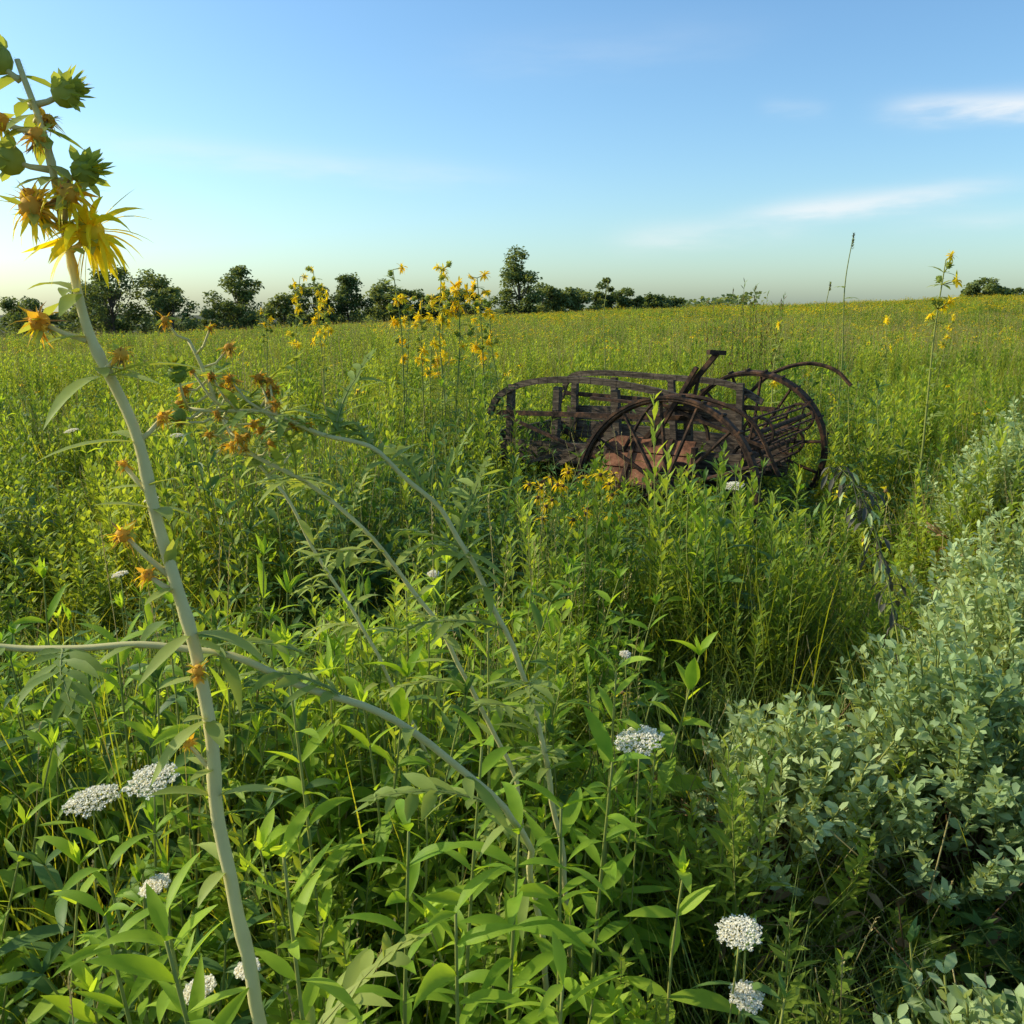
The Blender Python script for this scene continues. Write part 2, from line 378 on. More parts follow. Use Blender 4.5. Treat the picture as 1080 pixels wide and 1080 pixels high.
def tile(sz,items,fl,wide):
    pl=[]
    for i in range(items):
        k=pick({'grass_tuft':.55,'goldenrod':.38,'seeding_grass':.14,'coneflower':fl})
        pl.append((k,1,R.randrange(NV),R.uniform(-sz,sz),R.uniform(-sz,sz),0,R.uniform(.9,1.15)*wide,R.uniform(.8,1.15)/wide,R.uniform(0,6.28),R.uniform(-.1,.1),R.uniform(-.1,.1)))
    return merged('tile',pl,False)
tiles=[]
for i,f in enumerate((.02,.06,.13,.26)): o=tile(.75,40,f,1.15); o.name='mid_prairie_tile_%d'%i; tiles.append(o)
for i,f in enumerate((.04,.13,.30,.65)): o=tile(1.6,65,f,2.0); o.name='wide_prairie_tile_%d'%i; tiles.append(o)
plants=bpy.data.collections.new('prairie_tiles_library')
for o in tiles: plants.objects.link(o)
def scatter(name,pts):
    me=bpy.data.meshes.new(name); me.from_pydata([p[0] for p in pts],[],[])
    a=me.attributes.new('rot','FLOAT_VECTOR','POINT'); a.data.foreach_set('vector',[c for p in pts for c in p[1]])
    a=me.attributes.new('scl','FLOAT_VECTOR','POINT'); a.data.foreach_set('vector',[c for p in pts for c in p[2]])
    a=me.attributes.new('idx','INT','POINT'); a.data.foreach_set('value',[p[3] for p in pts])
    o=bpy.data.objects.new(name,me); sc.collection.objects.link(o)
    g=bpy.data.node_groups.new(name+'_scatter','GeometryNodeTree')
    g.interface.new_socket('Geometry',in_out='INPUT',socket_type='NodeSocketGeometry'); g.interface.new_socket('Geometry',in_out='OUTPUT',socket_type='NodeSocketGeometry')
    N=g.nodes;L=g.links; gi=N.new('NodeGroupInput'); go=N.new('NodeGroupOutput'); ip=N.new('GeometryNodeInstanceOnPoints'); ci=N.new('GeometryNodeCollectionInfo')
    ci.inputs['Collection'].default_value=plants; ci.inputs['Separate Children'].default_value=True; ci.inputs['Reset Children'].default_value=True
    def na(n,t):
        q=N.new('GeometryNodeInputNamedAttribute'); q.data_type=t; q.inputs['Name'].default_value=n; return [s for s in q.outputs if s.enabled and s.name=='Attribute'][0]
    L.new(gi.outputs[0],ip.inputs['Points']); L.new(ci.outputs[0],ip.inputs['Instance']); ip.inputs['Pick Instance'].default_value=True
    L.new(na('idx','INT'),ip.inputs['Instance Index']); L.new(na('rot','FLOAT_VECTOR'),ip.inputs['Rotation']); L.new(na('scl','FLOAT_VECTOR'),ip.inputs['Scale'])
    L.new(ip.outputs[0],go.inputs[0])
    md=o.modifiers.new('scatter','NODES'); md.node_group=g
    return o
pts=[]
def grid(y0,y1,step,i0):
    y=y0
    while y<y1:
        hw=.66*y+3; x=-hw+R.uniform(0,step)
        while x<hw:
            px=x+R.uniform(-.2,.2)*step; py=y+R.uniform(-.2,.2)*step
            fn=noise.noise(V((px*.09,py*.09,7)))+.5*noise.noise(V((px*.4,py*.2,1)))
            v=min(3,max(0,int(1.6+fn*3+R.uniform(-.9,.9)+(px/py)*1.6)))
            h=1.0+.36*noise.noise(V((px*.15,py*.15,2)))+.22*noise.noise(V((px*.6,py*.6,8)))
            pts.append(((px,py,ground_h(px,py)-.02),(0,0,R.uniform(0,6.283)),(1,1,h),i0+v)); x+=step
        y+=step
grid(15,42,1.15,0); grid(42,112,2.5,4)
scatter('far_prairie_vegetation',pts); print('tiles',len(pts))

# ------------------------------------------------------------ ground
mb=MB([M_soil]); xs=[];ys=[]
y=-12.
while y<1500: ys.append(y); y+=.5 if y<14 else (2.5 if y<110 else 60)
xs=[-1500,-700,-300,-150]+[-100+i*4 for i in range(22)]+[-13+i*.6 for i in range(44)]+[16+i*4 for i in range(22)]+[150,300,700,1500]
xs=sorted(set(xs))
for y in ys:
    for x in xs: mb.v.append((x,y,ground_h(x,y)))
W=len(xs)
for j in range(len(ys)-1):
    for i in range(W-1): mb.face((j*W+i,j*W+i+1,(j+1)*W+i+1,(j+1)*W+i),M_soil)
mb.obj('ground')

# ------------------------------------------------------------ wagon (horse-drawn spreader)
root=bpy.data.objects.new('rusted_horse_drawn_wagon',None); sc.collection.objects.link(root)
root.location=(WC.x,WC.y,ground_h(*WC)); root.rotation_euler=(0,0,math.atan2(WF.y,WF.x))
def part(mb,name,loc=(0,0,0),rot=(0,0,0),smooth=False):
    o=mb.obj(name,True,smooth); o.parent=root; o.location=loc; o.rotation_euler=rot; 
    return o
def wheel(name,loc,Rr,ns,w=.10,rot=(0,0,0),cleat=True):
    mb=MB([M_rust]); n=64
    ring=[(Rr,-w/2),(Rr,w/2),(Rr-.016,w/2),(Rr-.016,-w/2)]
    for i in range(n):
        a=6.2832*i/n
        for r,yy in ring: mb.v.append(V((r*math.cos(a),yy,r*math.sin(a))))
    for i in range(n):
        j=(i+1)%n
        for k in range(4): mb.face((i*4+k,i*4+(k+1)%4,j*4+(k+1)%4,j*4+k),M_rust)
    for sgn in (-1,1):
        b=[V(((Rr-.026)*math.cos(6.2832*i/n),sgn*w*.32,(Rr-.026)*math.sin(6.2832*i/n))) for i in range(n+1)]
        mb.tube(b,.011,5,M_rust,False)
    for i in range(ns):
        a=6.2832*i/ns+.1; s_=(-1)**i
        mb.tube([(.06*math.cos(a),s_*.05,.06*math.sin(a)),((Rr-.01)*math.cos(a),s_*.012,(Rr-.01)*math.sin(a))],[.015,.012],6,M_rust)
    mb.tube([(0,-.1,0),(0,-.07,0),(0,-.07,0),(0,.07,0),(0,.07,0),(0,.12,0)],[.04,.04,.08,.08,.04,.035],14,M_rust)
    if cleat:
        for i in range(26):
            a=6.2832*i/26; q=Matrix.Rotation(-a,3,'Y')
            mb.box(q@V((Rr+.008,0,0)),(.016,w,.014),M_rust,q)
    return part(mb,name,loc,rot)
wheel('drive_wheel_near',(.02,1.02,.50),.60,14,.085,(.09,0,.06))
wheel('drive_wheel_far',(.08,-.95,.55),.60,14,.085,(-.14,.2,-.08))
wheel('front_wheel_near',(1.7,.5,.30),.32,10,.07,(0,0,.1),False)
wheel('front_wheel_far',(1.7,-.5,.30),.32,10,.07,(0,0,.1),False)
mb=MB([M_rust]); mb.tube([(0,-1.1,.51),(0,1.15,.5)],.028,10,M_rust); mb.tube([(1.7,-.6,.30),(1.7,.6,.30)],.022,10,M_rust)
mb.tube([(0,.85,.5),(0,.82,.5)],.16,20,M_rust)
part(mb,'axles')
BE=1.62
mb=MB([M_wood])
for s_ in(-1,1):
    y=s_*.55
    mb.box((.68,y,.60),(2.0,.03,.15),M_wood,Matrix.Rotation(.02*s_,3,'Y'))
    if s_<0: mb.box((.85,y,.775),(1.5,.028,.12),M_wood,Matrix.Rotation(.03,3,'Y'))
    pr=interp([(-.10,y,.93),(.2,y,1.06),(.8,y,1.11+.02*s_),(1.3,y,1.10),(BE-.04,y,1.02-.03*s_),(BE+.06,y,.84)],6)
    for a,b in zip(pr[:-1],pr[1:]): mb.bar(a,b+(b-a)*.08,.032,.046,M_wood)
    for x in(.05,.58,1.12,1.52): mb.bar((x,y-s_*.035,.46),(x+.01+R.uniform(-.05,.05),y-s_*.035,1.07),.05,.05,M_wood)
    mb.bar((-.2,y-s_*.003,.90+.02*s_),(BE,y-s_*.003,.885-.03*s_),.022,.035,M_rust)
part(mb,'box_sides')
mb=MB([M_wood])
for i in range(7): mb.box((.68,-.45+i*.15,.50+R.uniform(-.006,.006)),(2.0+R.uniform(-.08,.03),.132,.028),M_wood)
mb.box((BE+.08,0,.60),(.03,1.06,.18),M_wood)
mb.bar((-.35,-.42,.44),(1.85,-.42,.44),.07,.09,M_wood); mb.bar((-.35,.42,.44),(1.85,.42,.44),.07,.09,M_wood)
part(mb,'wagon_bed')
mb=MB([M_rustred]); RX=Matrix.Rotation(math.radians(38),3,'X')
for k in range(3):   # three weathered red planks with gaps
    mb.box(V((.28,.74,.62))+RX@V((R.uniform(-.03,.03),0,-.125+.125*k)),(.66+R.uniform(-.05,.04),.018,.115),M_rustred,RX)
mb.box((-.07,.76,.54),(.03,.05,.42),M_rust); mb.box((.64,.72,.58),(.03,.05,.42),M_rust)
mb.box((.28,.87,.47),(.72,.05,.03),M_rust)
for k in range(2): mb.box((.14+.26*k,.757,.635),(.03,.012,.36),M_rust,RX)
part(mb,'rusty_side_planks')
mb=MB([M_rust])
for (x,z) in((-.34,.66),(-.40,.84)):
    for i in range(6):
        a=6.2832*i/6
        mb.bar((x+.10*math.cos(a),-.5,z+.10*math.sin(a)),(x+.10*math.cos(a),.5,z+.10*math.sin(a)),.012,.012,M_rust)
        for k in range(8):
            y=-.45+k*.128+.05*(i%2); mb.tube([(x+.10*math.cos(a),y,z+.10*math.sin(a)),(x+.14*math.cos(a),y,z+.14*math.sin(a))],[.006,.003],4,M_rust)
    mb.tube([(x,-.62,z),(x,.62,z)],.018,8,M_rust)
    for y in(-.5,.5):
        ringp=[(x+.10*math.cos(t*.3927),y,z+.10*math.sin(t*.3927)) for t in range(17)]; mb.tube(ringp,.012,5,M_rust,False)
mb.bar((-.31,.58,.4),(-.41,.6,.95),.05,.012,M_rust); mb.bar((-.31,-.58,.4),(-.41,-.6,.95),.05,.012,M_rust)
part(mb,'beaters')
mb=MB([M_rust])
mb.bar((.45,.62,.62),(-.14,.60,1.36),.055,.028,M_rust); mb.bar((.34,.66,.62),(-.02,.66,1.26),.04,.024,M_rust)
mb.bar((-.16,.54,1.35),(-.10,.68,1.36),.03,.03,M_rust)
mb.bar((-.02,.60,1.22),(.06,.60,.80),.02,.02,M_rust)
mb.bar((.22,.63,1.0),(-.5,.6,.76),.035,.022,M_rust)
mb.bar((.75,.66,1.02),(-.1,.62,.98),.03,.02,M_rust)
mb.tube(interp([(.5,.7,.62),(.2,.7,1.05),(-.35,.68,.98),(-.6,.66,.6)],8),.014,6,M_rust)
q=[V((.1+.2*math.cos(t),.6,.78+.2*math.sin(t))) for t in [i*math.pi/10 for i in range(11)]]; mb.tube(q,.014,5,M_rust)
mb.tube(interp([(.2,-.85,.85),(.0,-1.0,1.10),(-.25,-1.1,1.20),(-.48,-1.12,1.16),(-.62,-1.12,1.04)],6),.017,6,M_rust)
mb.bar((.2,.8,.4),(1.7,.8,.4),.04,.04,M_rust)
mb.bar((.4,.62,.5),(1.5,.66,.86),.03,.02,M_rust)
mb.bar((1.0,.7,.52),(.5,.75,.80),.035,.035,M_wood); mb.bar((1.3,.75,.50),(.85,.7,.66),.03,.025,M_wood)
part(mb,'levers_and_braces')
mb=MB([M_rust]); mb.bar((1.8,0,.36),(3.9,.3,.15),.09,.09,M_wood); part(mb,'tongue')

# ------------------------------------------------------------ compass plants
def place(mb,name): return mb.obj(name)
R.seed(3)
mb=MB([M_pale])
st=[(-.30,1.05,0),(-.315,1.03,.4),(-.343,1.0,.79),(-.366,1.0,1.0),(-.374,1.0,1.207),(-.400,1.0,1.362),(-.430,1.0,1.518),(-.467,1.0,1.623),(-.478,1.0,1.704),(-.488,1.0,1.80),(-.512,1.0,1.90)]
sp=interp(st,8); n=len(sp)
sp=[p+V((noise.noise(p*9)*.006,0,0)) for p in sp]
mb.tube(sp,[.0098-.0070*(i/n)**1.3+(.0012 if i%9==0 else 0) for i in range(n)],10,M_pale)
for k in range(2600):
    i=R.randrange(int(n*.3),n-1); p=sp[i].lerp(sp[i+1],R.random()); d=rdir(R.uniform(-.3,.5)); rr=.0098-.0070*(i/n)**1.3
    mb.leaf(p+V((d.x,d.y,0)).normalized()*rr*.9,d,R.uniform(.002,.0045),.0004,M_pale,0,1)
def at(z):
    return min(sp,key=lambda q:abs(q.z-z)).copy()
heads=[(1.92,(-.02,0,.0),'bud',.019),(1.87,(.035,.01,-.005),'bud',.019),(1.86,(.01,.01,-.02),'dry',.018),(1.85,(-.04,0,-.01),'dry',.024),(1.84,(.005,-.02,-.015),'dry',.022),(1.80,(.035,0,-.01),'bud',.019),(1.81,(-.042,0,-.01),'bud',.020),(1.78,(-.03,0,-.01),'dry',.022),(1.745,(-.02,-.02,.0),'dryy',.032),(1.725,(.026,0,.0),'flower',.060),(1.745,(.02,-.02,.015),'dryy',.028),(1.63,(-.05,.0,.0),'dry',.028),(1.60,(.03,-.01,.0),'dry',.018),(1.52,(.03,.01,.01),'dry',.016),(1.46,(-.03,.01,.01),'dry',.013),(1.36,(-.05,0,.03),'dry',.022),(1.34,(-.03,0,.0),'dry',.018),(1.225,(.005,-.015,-.0),'dry',.019),(1.12,(-.03,0,.02),'dry',.015)]
for z,off,kind,r in heads:
    p=at(z); c=p+V(off)
    mb.tube([p-V((0,0,.02)),p+V(off)*.5+V((0,0,-.012)),c],[.004,.003,.0025],6,M_pale)
    fd=V(off).normalized()+V((0,-.3,.5))
    if kind=='bud': bud(mb,c,fd,r)
    elif kind=='dry': dryhead(mb,c,fd,r)
    elif kind=='dryy': dryhead(mb,c,fd,r); flower(mb,c,(.2,-.3,.3),r*1.3,n=16,droop=1.8,seg=5,pw=.65)
    elif kind=='flower': flower(mb,c,(.55,-.45,-.35),r,disc=M_yellow,n=34,droop=1.0,seg=6,pw=.62); flower(mb,c+V((.004,.004,.004)),(.5,.3,.4),r*.8,disc=M_yellow,n=22,droop=1.5,seg=5,pw=.6)
    for k in range(2): mb.leaf(p+V((0,0,-.015)),V(off)*10+rdir(.1)*.6,.05,.016,M_compass,.4,4)
for z in (.95,1.05,1.15,1.27,1.42,1.5,1.58,1.66):
    for k in range(3): mb.leaf(at(z),rdir(R.uniform(.0,.7)),R.uniform(.04,.12),.02,M_compass,R.uniform(.3,1.3),6,.25,curl=R.uniform(-.5,.5))
for z in(.5,.62): lobed(mb,at(z),rdir(.7),.26)
place(mb,'compass_plant')

def leaning(pts,r0,r1,name,leaves,headsN,seed,hs=.03):
    R.seed(seed); mb=MB([M_pale]); sp=interp(pts,8); n=len(sp)
    sp=[p+V((noise.noise(p*8),noise.noise(p*5),noise.noise(p*8+V((5,5,5)))))*.016 for p in sp]
    mb.tube(sp,[r0+(r1-r0)*i/n for i in range(n)],8,M_pale)
    for k in range(leaves):
        t=.3+.65*k/leaves; p=sp[int(t*n)]; tn=(sp[min(n-1,int(t*n)+1)]-sp[int(t*n)]).normalized()
        lobed(mb,p,tn*.5+rdir(R.uniform(-.2,.9))*.9,R.uniform(.10,.22),droop=R.uniform(.3,1.4))
    for k in range(leaves*4):
        t=R.uniform(.2,.98); mb.leaf(sp[min(n-1,int(t*n))],rdir(R.uniform(-.3,.9)),R.uniform(.04,.11),.018,M_compass,R.uniform(.2,1.2),5,curl=R.uniform(-.5,.5))
    for k in range(headsN):
        p=sp[min(n-1,int(n*R.uniform(.78,1)))]; c=p+rdir(R.uniform(-.5,1.2))*R.uniform(.03,.10)
        mb.tube([p,(p+c)/2+V((0,0,-.01)),c],[.003,.0025,.002],5,M_pale)
        (dryhead if R.random()<.8 else bud)(mb,c,c-p,hs*R.uniform(.5,1.0))
    return place(mb,name)
leaning([(.06,1.5,0),(.06,1.4,.5),(-.0,1.2,.90),(-.179,1.1,1.114),(-.339,1.1,1.190),(-.513,1.1,1.219),(-.677,1.1,1.21),(-.82,1.1,1.22)],.0055,.0042,'compass_plant',4,0,11)
leaning([(.14,1.65,0),(.11,1.62,.5),(.056,1.6,.82),(-.036,1.6,1.114),(-.106,1.6,1.244),(-.242,1.6,1.387),(-.412,1.6,1.448),(-.582,1.6,1.473)],.0060,.0035,'compass_plant',15,20,12,.022)
leaning([(.06,1.75,0),(.03,1.72,.4),(0,1.7,.68),(-.191,1.7,1.08),(-.354,1.7,1.276),(-.531,1.7,1.408),(-.608,1.7,1.587)],.0055,.0035,'compass_plant',12,14,13,.022)
leaning([(-.1,1.95,0),(-.16,1.9,.5),(-.36,1.9,.98),(-.5,1.9,1.25),(-.62,1.9,1.42)],.005,.003,'compass_plant',8,12,14,.022)

def tall_compass(x,y,H,seed,nf=9,hr=.05,lean=(0,0)):
    R.seed(seed); mb=MB([M_pale]); g=ground_h(x,y)
    sp=interp([(0,0,0),(lean[0]*.2+R.uniform(-.03,.03),lean[1]*.2,H*.4),(lean[0]*.6+R.uniform(-.03,.03),lean[1]*.6,H*.75),(lean[0],lean[1],H)],6); n=len(sp)
    mb.tube(sp,[.010-.007*i/n for i in range(n)],6,M_stem)
    for k in range(7): lobed(mb,sp[int(n*(.1+.07*k))],rdir(R.uniform(.3,1)),.34-.03*k,n=5)
    for k in range(30): mb.leaf(sp[int(n*R.uniform(.4,.95))],rdir(R.uniform(0,.8)),R.uniform(.06,.14),.03,M_compass,.6,3)
    for k in range(nf+4):
        t=R.uniform(.55,1.0) if k else .999; p=sp[min(n-1,int(n*t))]; c=p+rdir(R.uniform(-.1,.8))*R.uniform(.03,.09)
        mb.tube([p,c],.004,4,M_stem)
        if k<nf: flower(mb,c,(c-p)+V((R.uniform(-.1,.1),R.uniform(-.15,.05),0)),hr*R.uniform(.7,1.1),n=16,droop=.8,disc=M_yellow,pw=1.4)
        else: bud(mb,c,c-p,.024)
    o=mb.obj('compass_plant'); o.location=(x,y,g); return o
TC=[(-.83,7.0,1.93,9),(-.70,7.2,1.72,9),(-.54,7.1,1.93,12),(-.42,6.9,1.80,10),(-.20,7.4,1.88,10),(-.60,7.8,1.65,8),(-.75,7.6,1.55,8),(-1.86,9,2.0,12),(-2.24,9.2,1.95,9),(-2.0,9.5,1.75,7),(2.80,6.0,1.95,5),(-1.0,8.4,1.7,6),(2.35,8.2,1.5,2),(-3.3,12,1.6,5),(-.1,8.3,1.75,7),(-.4,10,1.7,6),(4.6,11,1.5,5),(6.2,13,1.5,6)]
for i,(x,y,H,nf) in enumerate(TC): tall_compass(x,y,H-ground_h(x,y),40+i,nf,.055,(R.uniform(-.12,.12),0))

def stalk(x,y,H,seed,spike=.14):
    R.seed(seed); mb=MB([M_stem]); 
    sp=interp([(0,0,0),(.02,0,H*.5),(-.01,0,H*.8),(.03,0,H)],6); n=len(sp)
    mb.tube(sp,[.008-.005*i/n for i in range(n)],5,M_stem)
    for k in range(60):
        p=sp[-1]-V((0,0,R.uniform(0,spike)))
        mb.leaf(p,rdir(R.uniform(.2,1.2)),.022,.012,M_compass if k%2 else M_dark,.1,2)
    for k in range(26): mb.leaf(sp[int(n*R.uniform(.1,.7))],rdir(.5),.16*R.uniform(.5,1),.03,M_gold,.8,4)
    o=mb.obj('mullein_stalk'); o.location=(x,y,ground_h(x,y))
stalk(2.92,8,2.30,1); stalk(3.1,9,1.9,2,.08); stalk(1.02,10,1.9,3,.1)
R.seed(5); mb=MB([M_stem])
for k in range(34):
    b=V((R.uniform(-.5,.5),R.uniform(-.3,.3),0)); H=R.uniform(1.35,2.15)*(1-.3*abs(b.x)); d=rdir(R.uniform(1.42,1.56)); e=b+d*H
    mb.tube([b,b+d*H*.5,e],[.005,.004,.002],4,M_stem,False)
    for j in range(44): mb.leaf(b+d*H*R.uniform(.35,1),rdir(R.uniform(.6,1.3)),R.uniform(.04,.09),.012,M_gold if j%2 else M_brown,.1,2)
o=mb.obj('tall_forb_clump'); o.location=(3.1,12,ground_h(3.1,12))

# ------------------------------------------------------------ Queen Anne's lace
def lace(x,y,z,r,seed):
    R.seed(seed); mb=MB([M_white]); g=ground_h(x,y); H=z-g; c=V((0,0,H))
    tilt=(R.uniform(-.3,.1),R.uniform(-.35,.1),1)
    fd=V(tilt).normalized(); a=fd.orthogonal().normalized(); b=fd.cross(a)
    hub=c-fd*r*.55
    mb.tube(interp([(R.uniform(-.05,.05),R.uniform(-.05,.05),0),(R.uniform(-.02,.02),0,H*.5),hub],5),.0017,6,M_stem)
    n=44
    for i in range(n):
        rr=r*math.sqrt((i+.5)/n)*R.uniform(.93,1.07); t=i*2.39996; q=c+(a*math.cos(t)+b*math.sin(t))*rr-fd*(.25*rr*rr/r+R.uniform(0,.002))
        mb.tube([hub,hub.lerp(q,.5)-fd*.002+(q-c)*.1,q-fd*.004],.0005,3,M_stem,False)
        for k in range(30):
            f=q+(a*R.uniform(-1,1)+b*R.uniform(-1,1))*r*.14+fd*R.uniform(-.0025,.0025)
            nn=(fd+rdir(R.uniform(-1,1))*.6).normalized(); u=nn.orthogonal().normalized(); w=nn.cross(u); s=R.uniform(.0015,.0024)*max(1,r/.04)
            bi=len(mb.v); mb.v+=[f+(u*math.cos(g_)+w*math.sin(g_))*s*(1 if j%2==0 else .6) for j,g_ in enumerate([6.2832*j/8 for j in range(8)])]
            mb.face(tuple(range(bi,bi+8)),M_white)
    for k in range(8): mb.leaf(hub,(a*math.cos(k*.78)+b*math.sin(k*.78))-fd*.2,r*.6,.0025,M_stem,.3,3)
    for k in range(3):
        lobed(mb,V((0,0,H*(.3+.18*k))),rdir(.7),.10,M_gold,n=5)
    o=mb.obj('queen_annes_lace'); o.location=(x,y,g); return o
for i,q in enumerate([(.257,1.66,.80,.048),(.384,1.3,.63,.037),(.405,1.3,.50,.028),(-.674,1.5,.80,.046),(-.79,1.5,.76,.047),(1.02,4.0,.86,.045),(-.62,1.35,.68,.026),(-1.5,3.6,.88,.028),(-.95,2.2,.82,.018),(-.24,2.6,.86,.018),(.3,2.2,.76,.014),(-1.2,2.6,.86,.022),(-.5,1.2,.60,.028),(-2.6,5.2,.95,.04),(-1.9,5,.95,.035),(-.40,1.15,.68,.018)]): lace(*q,60+i)

# ------------------------------------------------------------ wild indigo
def indigo(name,x,y,rad,H,seed,nb=60,low=.35):
    R.seed(seed); mb=MB([M_bapt]); g=ground_h(x,y)
    def sprig(p,d,L):
        k=int(L/.022)+1
        pts=[p.copy()]
        for i in range(k):
            d=(d+rdir(R.uniform(-1,1))*.12+V((0,0,.02))).normalized(); p=p+d*L/k; pts.append(p.copy())
            for s_ in range(4):
                dd=(d*.6+rdir(R.uniform(-.4,1.1))).normalized(); l=R.uniform(.018,.040)
                mb.leaf(p+dd*.004,dd,l,l*.5,M_bapt,R.uniform(-.1,.5),3,.18,R.uniform(-.9,.9),.6)
        mb.tube(pts,[.0022]*len(pts),4,M_stem,False)
    for s_ in range(7):
        az=R.uniform(0,6.28); trunk=interp([(0,0,0),rdir(1.2,az)*H*.35,rdir(.95,az)*H*.6],4)
        mb.tube(trunk,[.008-.004*i/len(trunk) for i in range(len(trunk))],6,M_brown)
    for b in range(nb):
        az=R.uniform(0,6.28); e=R.uniform(.0,1.5)
        rr=rad*(1+.25*math.sin(az*3+seed))
        o=V((math.cos(az)*math.cos(e)*rr,math.sin(az)*math.cos(e)*rr,low+math.sin(e)*(H-low)*R.uniform(.80,1.12)))
        st=V((o.x*.4,o.y*.4,low*.7+.45*(o.z-low)))
        mb.tube([V((o.x*.1,o.y*.1,.1)),st],[.004,.003],4,M_brown,False)
        sprig(st,(o-st).normalized()+V((0,0,.15)),(o-st).length*R.uniform(.8,1.15))
    for k in range(190):
        p=V((R.uniform(-rad,rad)*.95,R.uniform(-rad,rad)*.95,R.uniform(.05,low*1.05)))
        mb.leaf(p,rdir(R.uniform(-.8,.8)),R.uniform(.03,.07),.02,M_brown,R.uniform(0,1),3,.4,R.uniform(-1,1))
        if k%2: mb.tube([p,p+rdir(R.uniform(-.2,1.2))*.2],.0018,4,M_straw if k%4==1 else M_brown,False)
    o=mb.obj(name); o.location=(x,y,g); return o
indigo('wild_indigo_bush',.70,1.98,.33,.66,21,110,.36)
indigo('wild_indigo_bush',1.14,2.0,.42,.78,27,150,.36)
indigo('wild_indigo_bush',1.50,2.45,.48,.86,22,130,.38)
indigo('wild_indigo_bush',2.05,3.4,.45,.88,23,90,.4)
indigo('wild_indigo_bush',2.55,4.5,.45,1.0,28,80,.45)
indigo('wild_indigo_bush',3.35,5.7,.5,1.08,29,80,.5)
indigo('wild_indigo_bush',.80,1.18,.24,.54,24,80,.22)
R.seed(31); mb=MB([M_dark])
sp=interp([(1.2,2.4,0),(1.18,2.45,.4),(1.17,2.5,.62),(1.12,2.6,.93),(1.06,2.65,1.10),(1.01,2.7,1.17)],6); n=len(sp)
mb.tube(sp,[.0040-.003*i/n for i in range(n)],6,M_stem)
for k in range(90):
    p=sp[int(n*R.uniform(.4,.99))]; d=rdir(R.uniform(-1.3,.3)); c=p+d*R.uniform(.015,.05)
    mb.tube([p,c],.0012,4,M_dark,False)
    mb.leaf(c,d+V((0,0,-1)),R.uniform(.03,.055),.016,M_dark if k%3 else M_bapt,.6,3,.6,R.uniform(-1,1))
mb.obj('dead_indigo_stalk')
R.seed(33); mb=MB([M_gold])
for k in range(24):
    x,y=R.uniform(-.2,.2),R.uniform(-.12,.12); H=R.uniform(.74,.98)
    t=gold_stem(mb,x,y,H,nl=16,lean=.1); flower(mb,t,rdir(R.uniform(.0,1.2),R.uniform(-2.5,-.6)),.036,disc=M_brown,n=12,droop=.9,bract=False,pw=1.3)
o=mb.obj('black_eyed_susan'); o.location=(.27,3.75,ground_h(.27,3.75))
def leafy(x,y,H,seed,lean,L0=.15):
    R.seed(seed); mb=MB([M_broad]); g=ground_h(x,y)
    pts=interp([(0,0,0),(lean[0]*.4,lean[1]*.4,H*.55),(lean[0],lean[1],H)],7); n=len(pts)
    mb.tube(pts,[.0050-.003*i/n for i in range(n)],7,M_stem)
    az=R.uniform(0,1)
    for j in range(4,n):
        az+=1.57+R.uniform(-.3,.3); t=j/n
        for s_ in(0,math.pi):
            L=L0*R.uniform(.65,1.2)*(1-.35*t)
            mb.leaf(pts[j],rdir(.3+.5*t+R.uniform(-.25,.25),az+s_+R.uniform(-.3,.3)),L,L*R.uniform(.17,.25),M_broad,R.uniform(.3,1.4),9,.3,R.uniform(-.6,.6),.38,R.uniform(-.5,.5))
    o=mb.obj('sawtooth_sunflower'); o.location=(x,y,g)
for i,(x,y,H,l) in enumerate([(-.33,.93,.93,(-.08,-.02)),(-.26,1.0,.98,(-.03,0)),(-.42,1.05,.86,(-.05,0)),(-.18,1.15,.92,(.03,0)),(-.10,1.35,.95,(.05,0)),(.14,1.45,.86,(.04,0)),(-.36,1.5,1.02,(-.05,.02)),(-.6,1.3,.80,(-.08,0)),(-.05,1.75,1.0,(0,0)),(.2,1.75,.9,(.02,0)),(-.25,2.0,1.0,(0,0)),(-.52,1.1,.82,(-.06,0)),(-.02,1.2,.88,(.03,0)),(-.65,1.7,.85,(0,0)),(-.9,1.9,.90,(0,0)),(.05,1.05,.74,(.02,0)),(.08,1.3,.86,(0,0)),(-.08,1.1,.82,(0,0))]): leafy(x,y,H,70+i,l)

# ------------------------------------------------------------ distant trees
def tree(x,y,H,Wd,seed,dens=1.0,trunk=.05,name='tree'):
    R.seed(seed); mb=MB([M_tree]); g=ground_h(x,y)
    top=V((R.uniform(-.3,.3),0,H*.8)); tp=interp([(0,0,-.5),(R.uniform(-.2,.2),0,H*.3),top],5); n=len(tp)
    mb.tube(tp,[H*.022*(1-.85*i/n)+.02 for i in range(n)],8,M_bark)
    cl=[]
    for k in range(int(32*dens)+8):
        a=R.uniform(0,6.28); e=R.uniform(trunk,1.0)
        wid=Wd*.5*math.sin(math.pi*min(.97,(e-trunk)/(1-trunk)*.70+.27))**.6
        rr=wid*R.uniform(.2,1.0); c=V((rr*math.cos(a),rr*math.sin(a),H*e*R.uniform(.92,1.0)))
        s=tp[min(n-1,int(n*min(.95,e*.75)))]
        mb.tube([s,(s+c)/2+V((0,0,-.03*H)),c],[H*.007,H*.005,H*.002],5,M_bark,False)
        cl.append((c,R.uniform(.09,.17)*(H*.5+Wd*.45)))
    for c,r in cl:
        for k in range(int(130)):
            q=rdir(math.asin(R.uniform(-1,1)))*r*R.random()**.4; q.z*=.75
            sz=R.uniform(.18,.38)
            mb.leaf(c+q,rdir(R.uniform(-.8,.8)),sz*1.5,sz,M_tree,.3,1,.2,R.uniform(-1.2,1.2))
    o=mb.obj(name); o.location=(x,y,g); return o
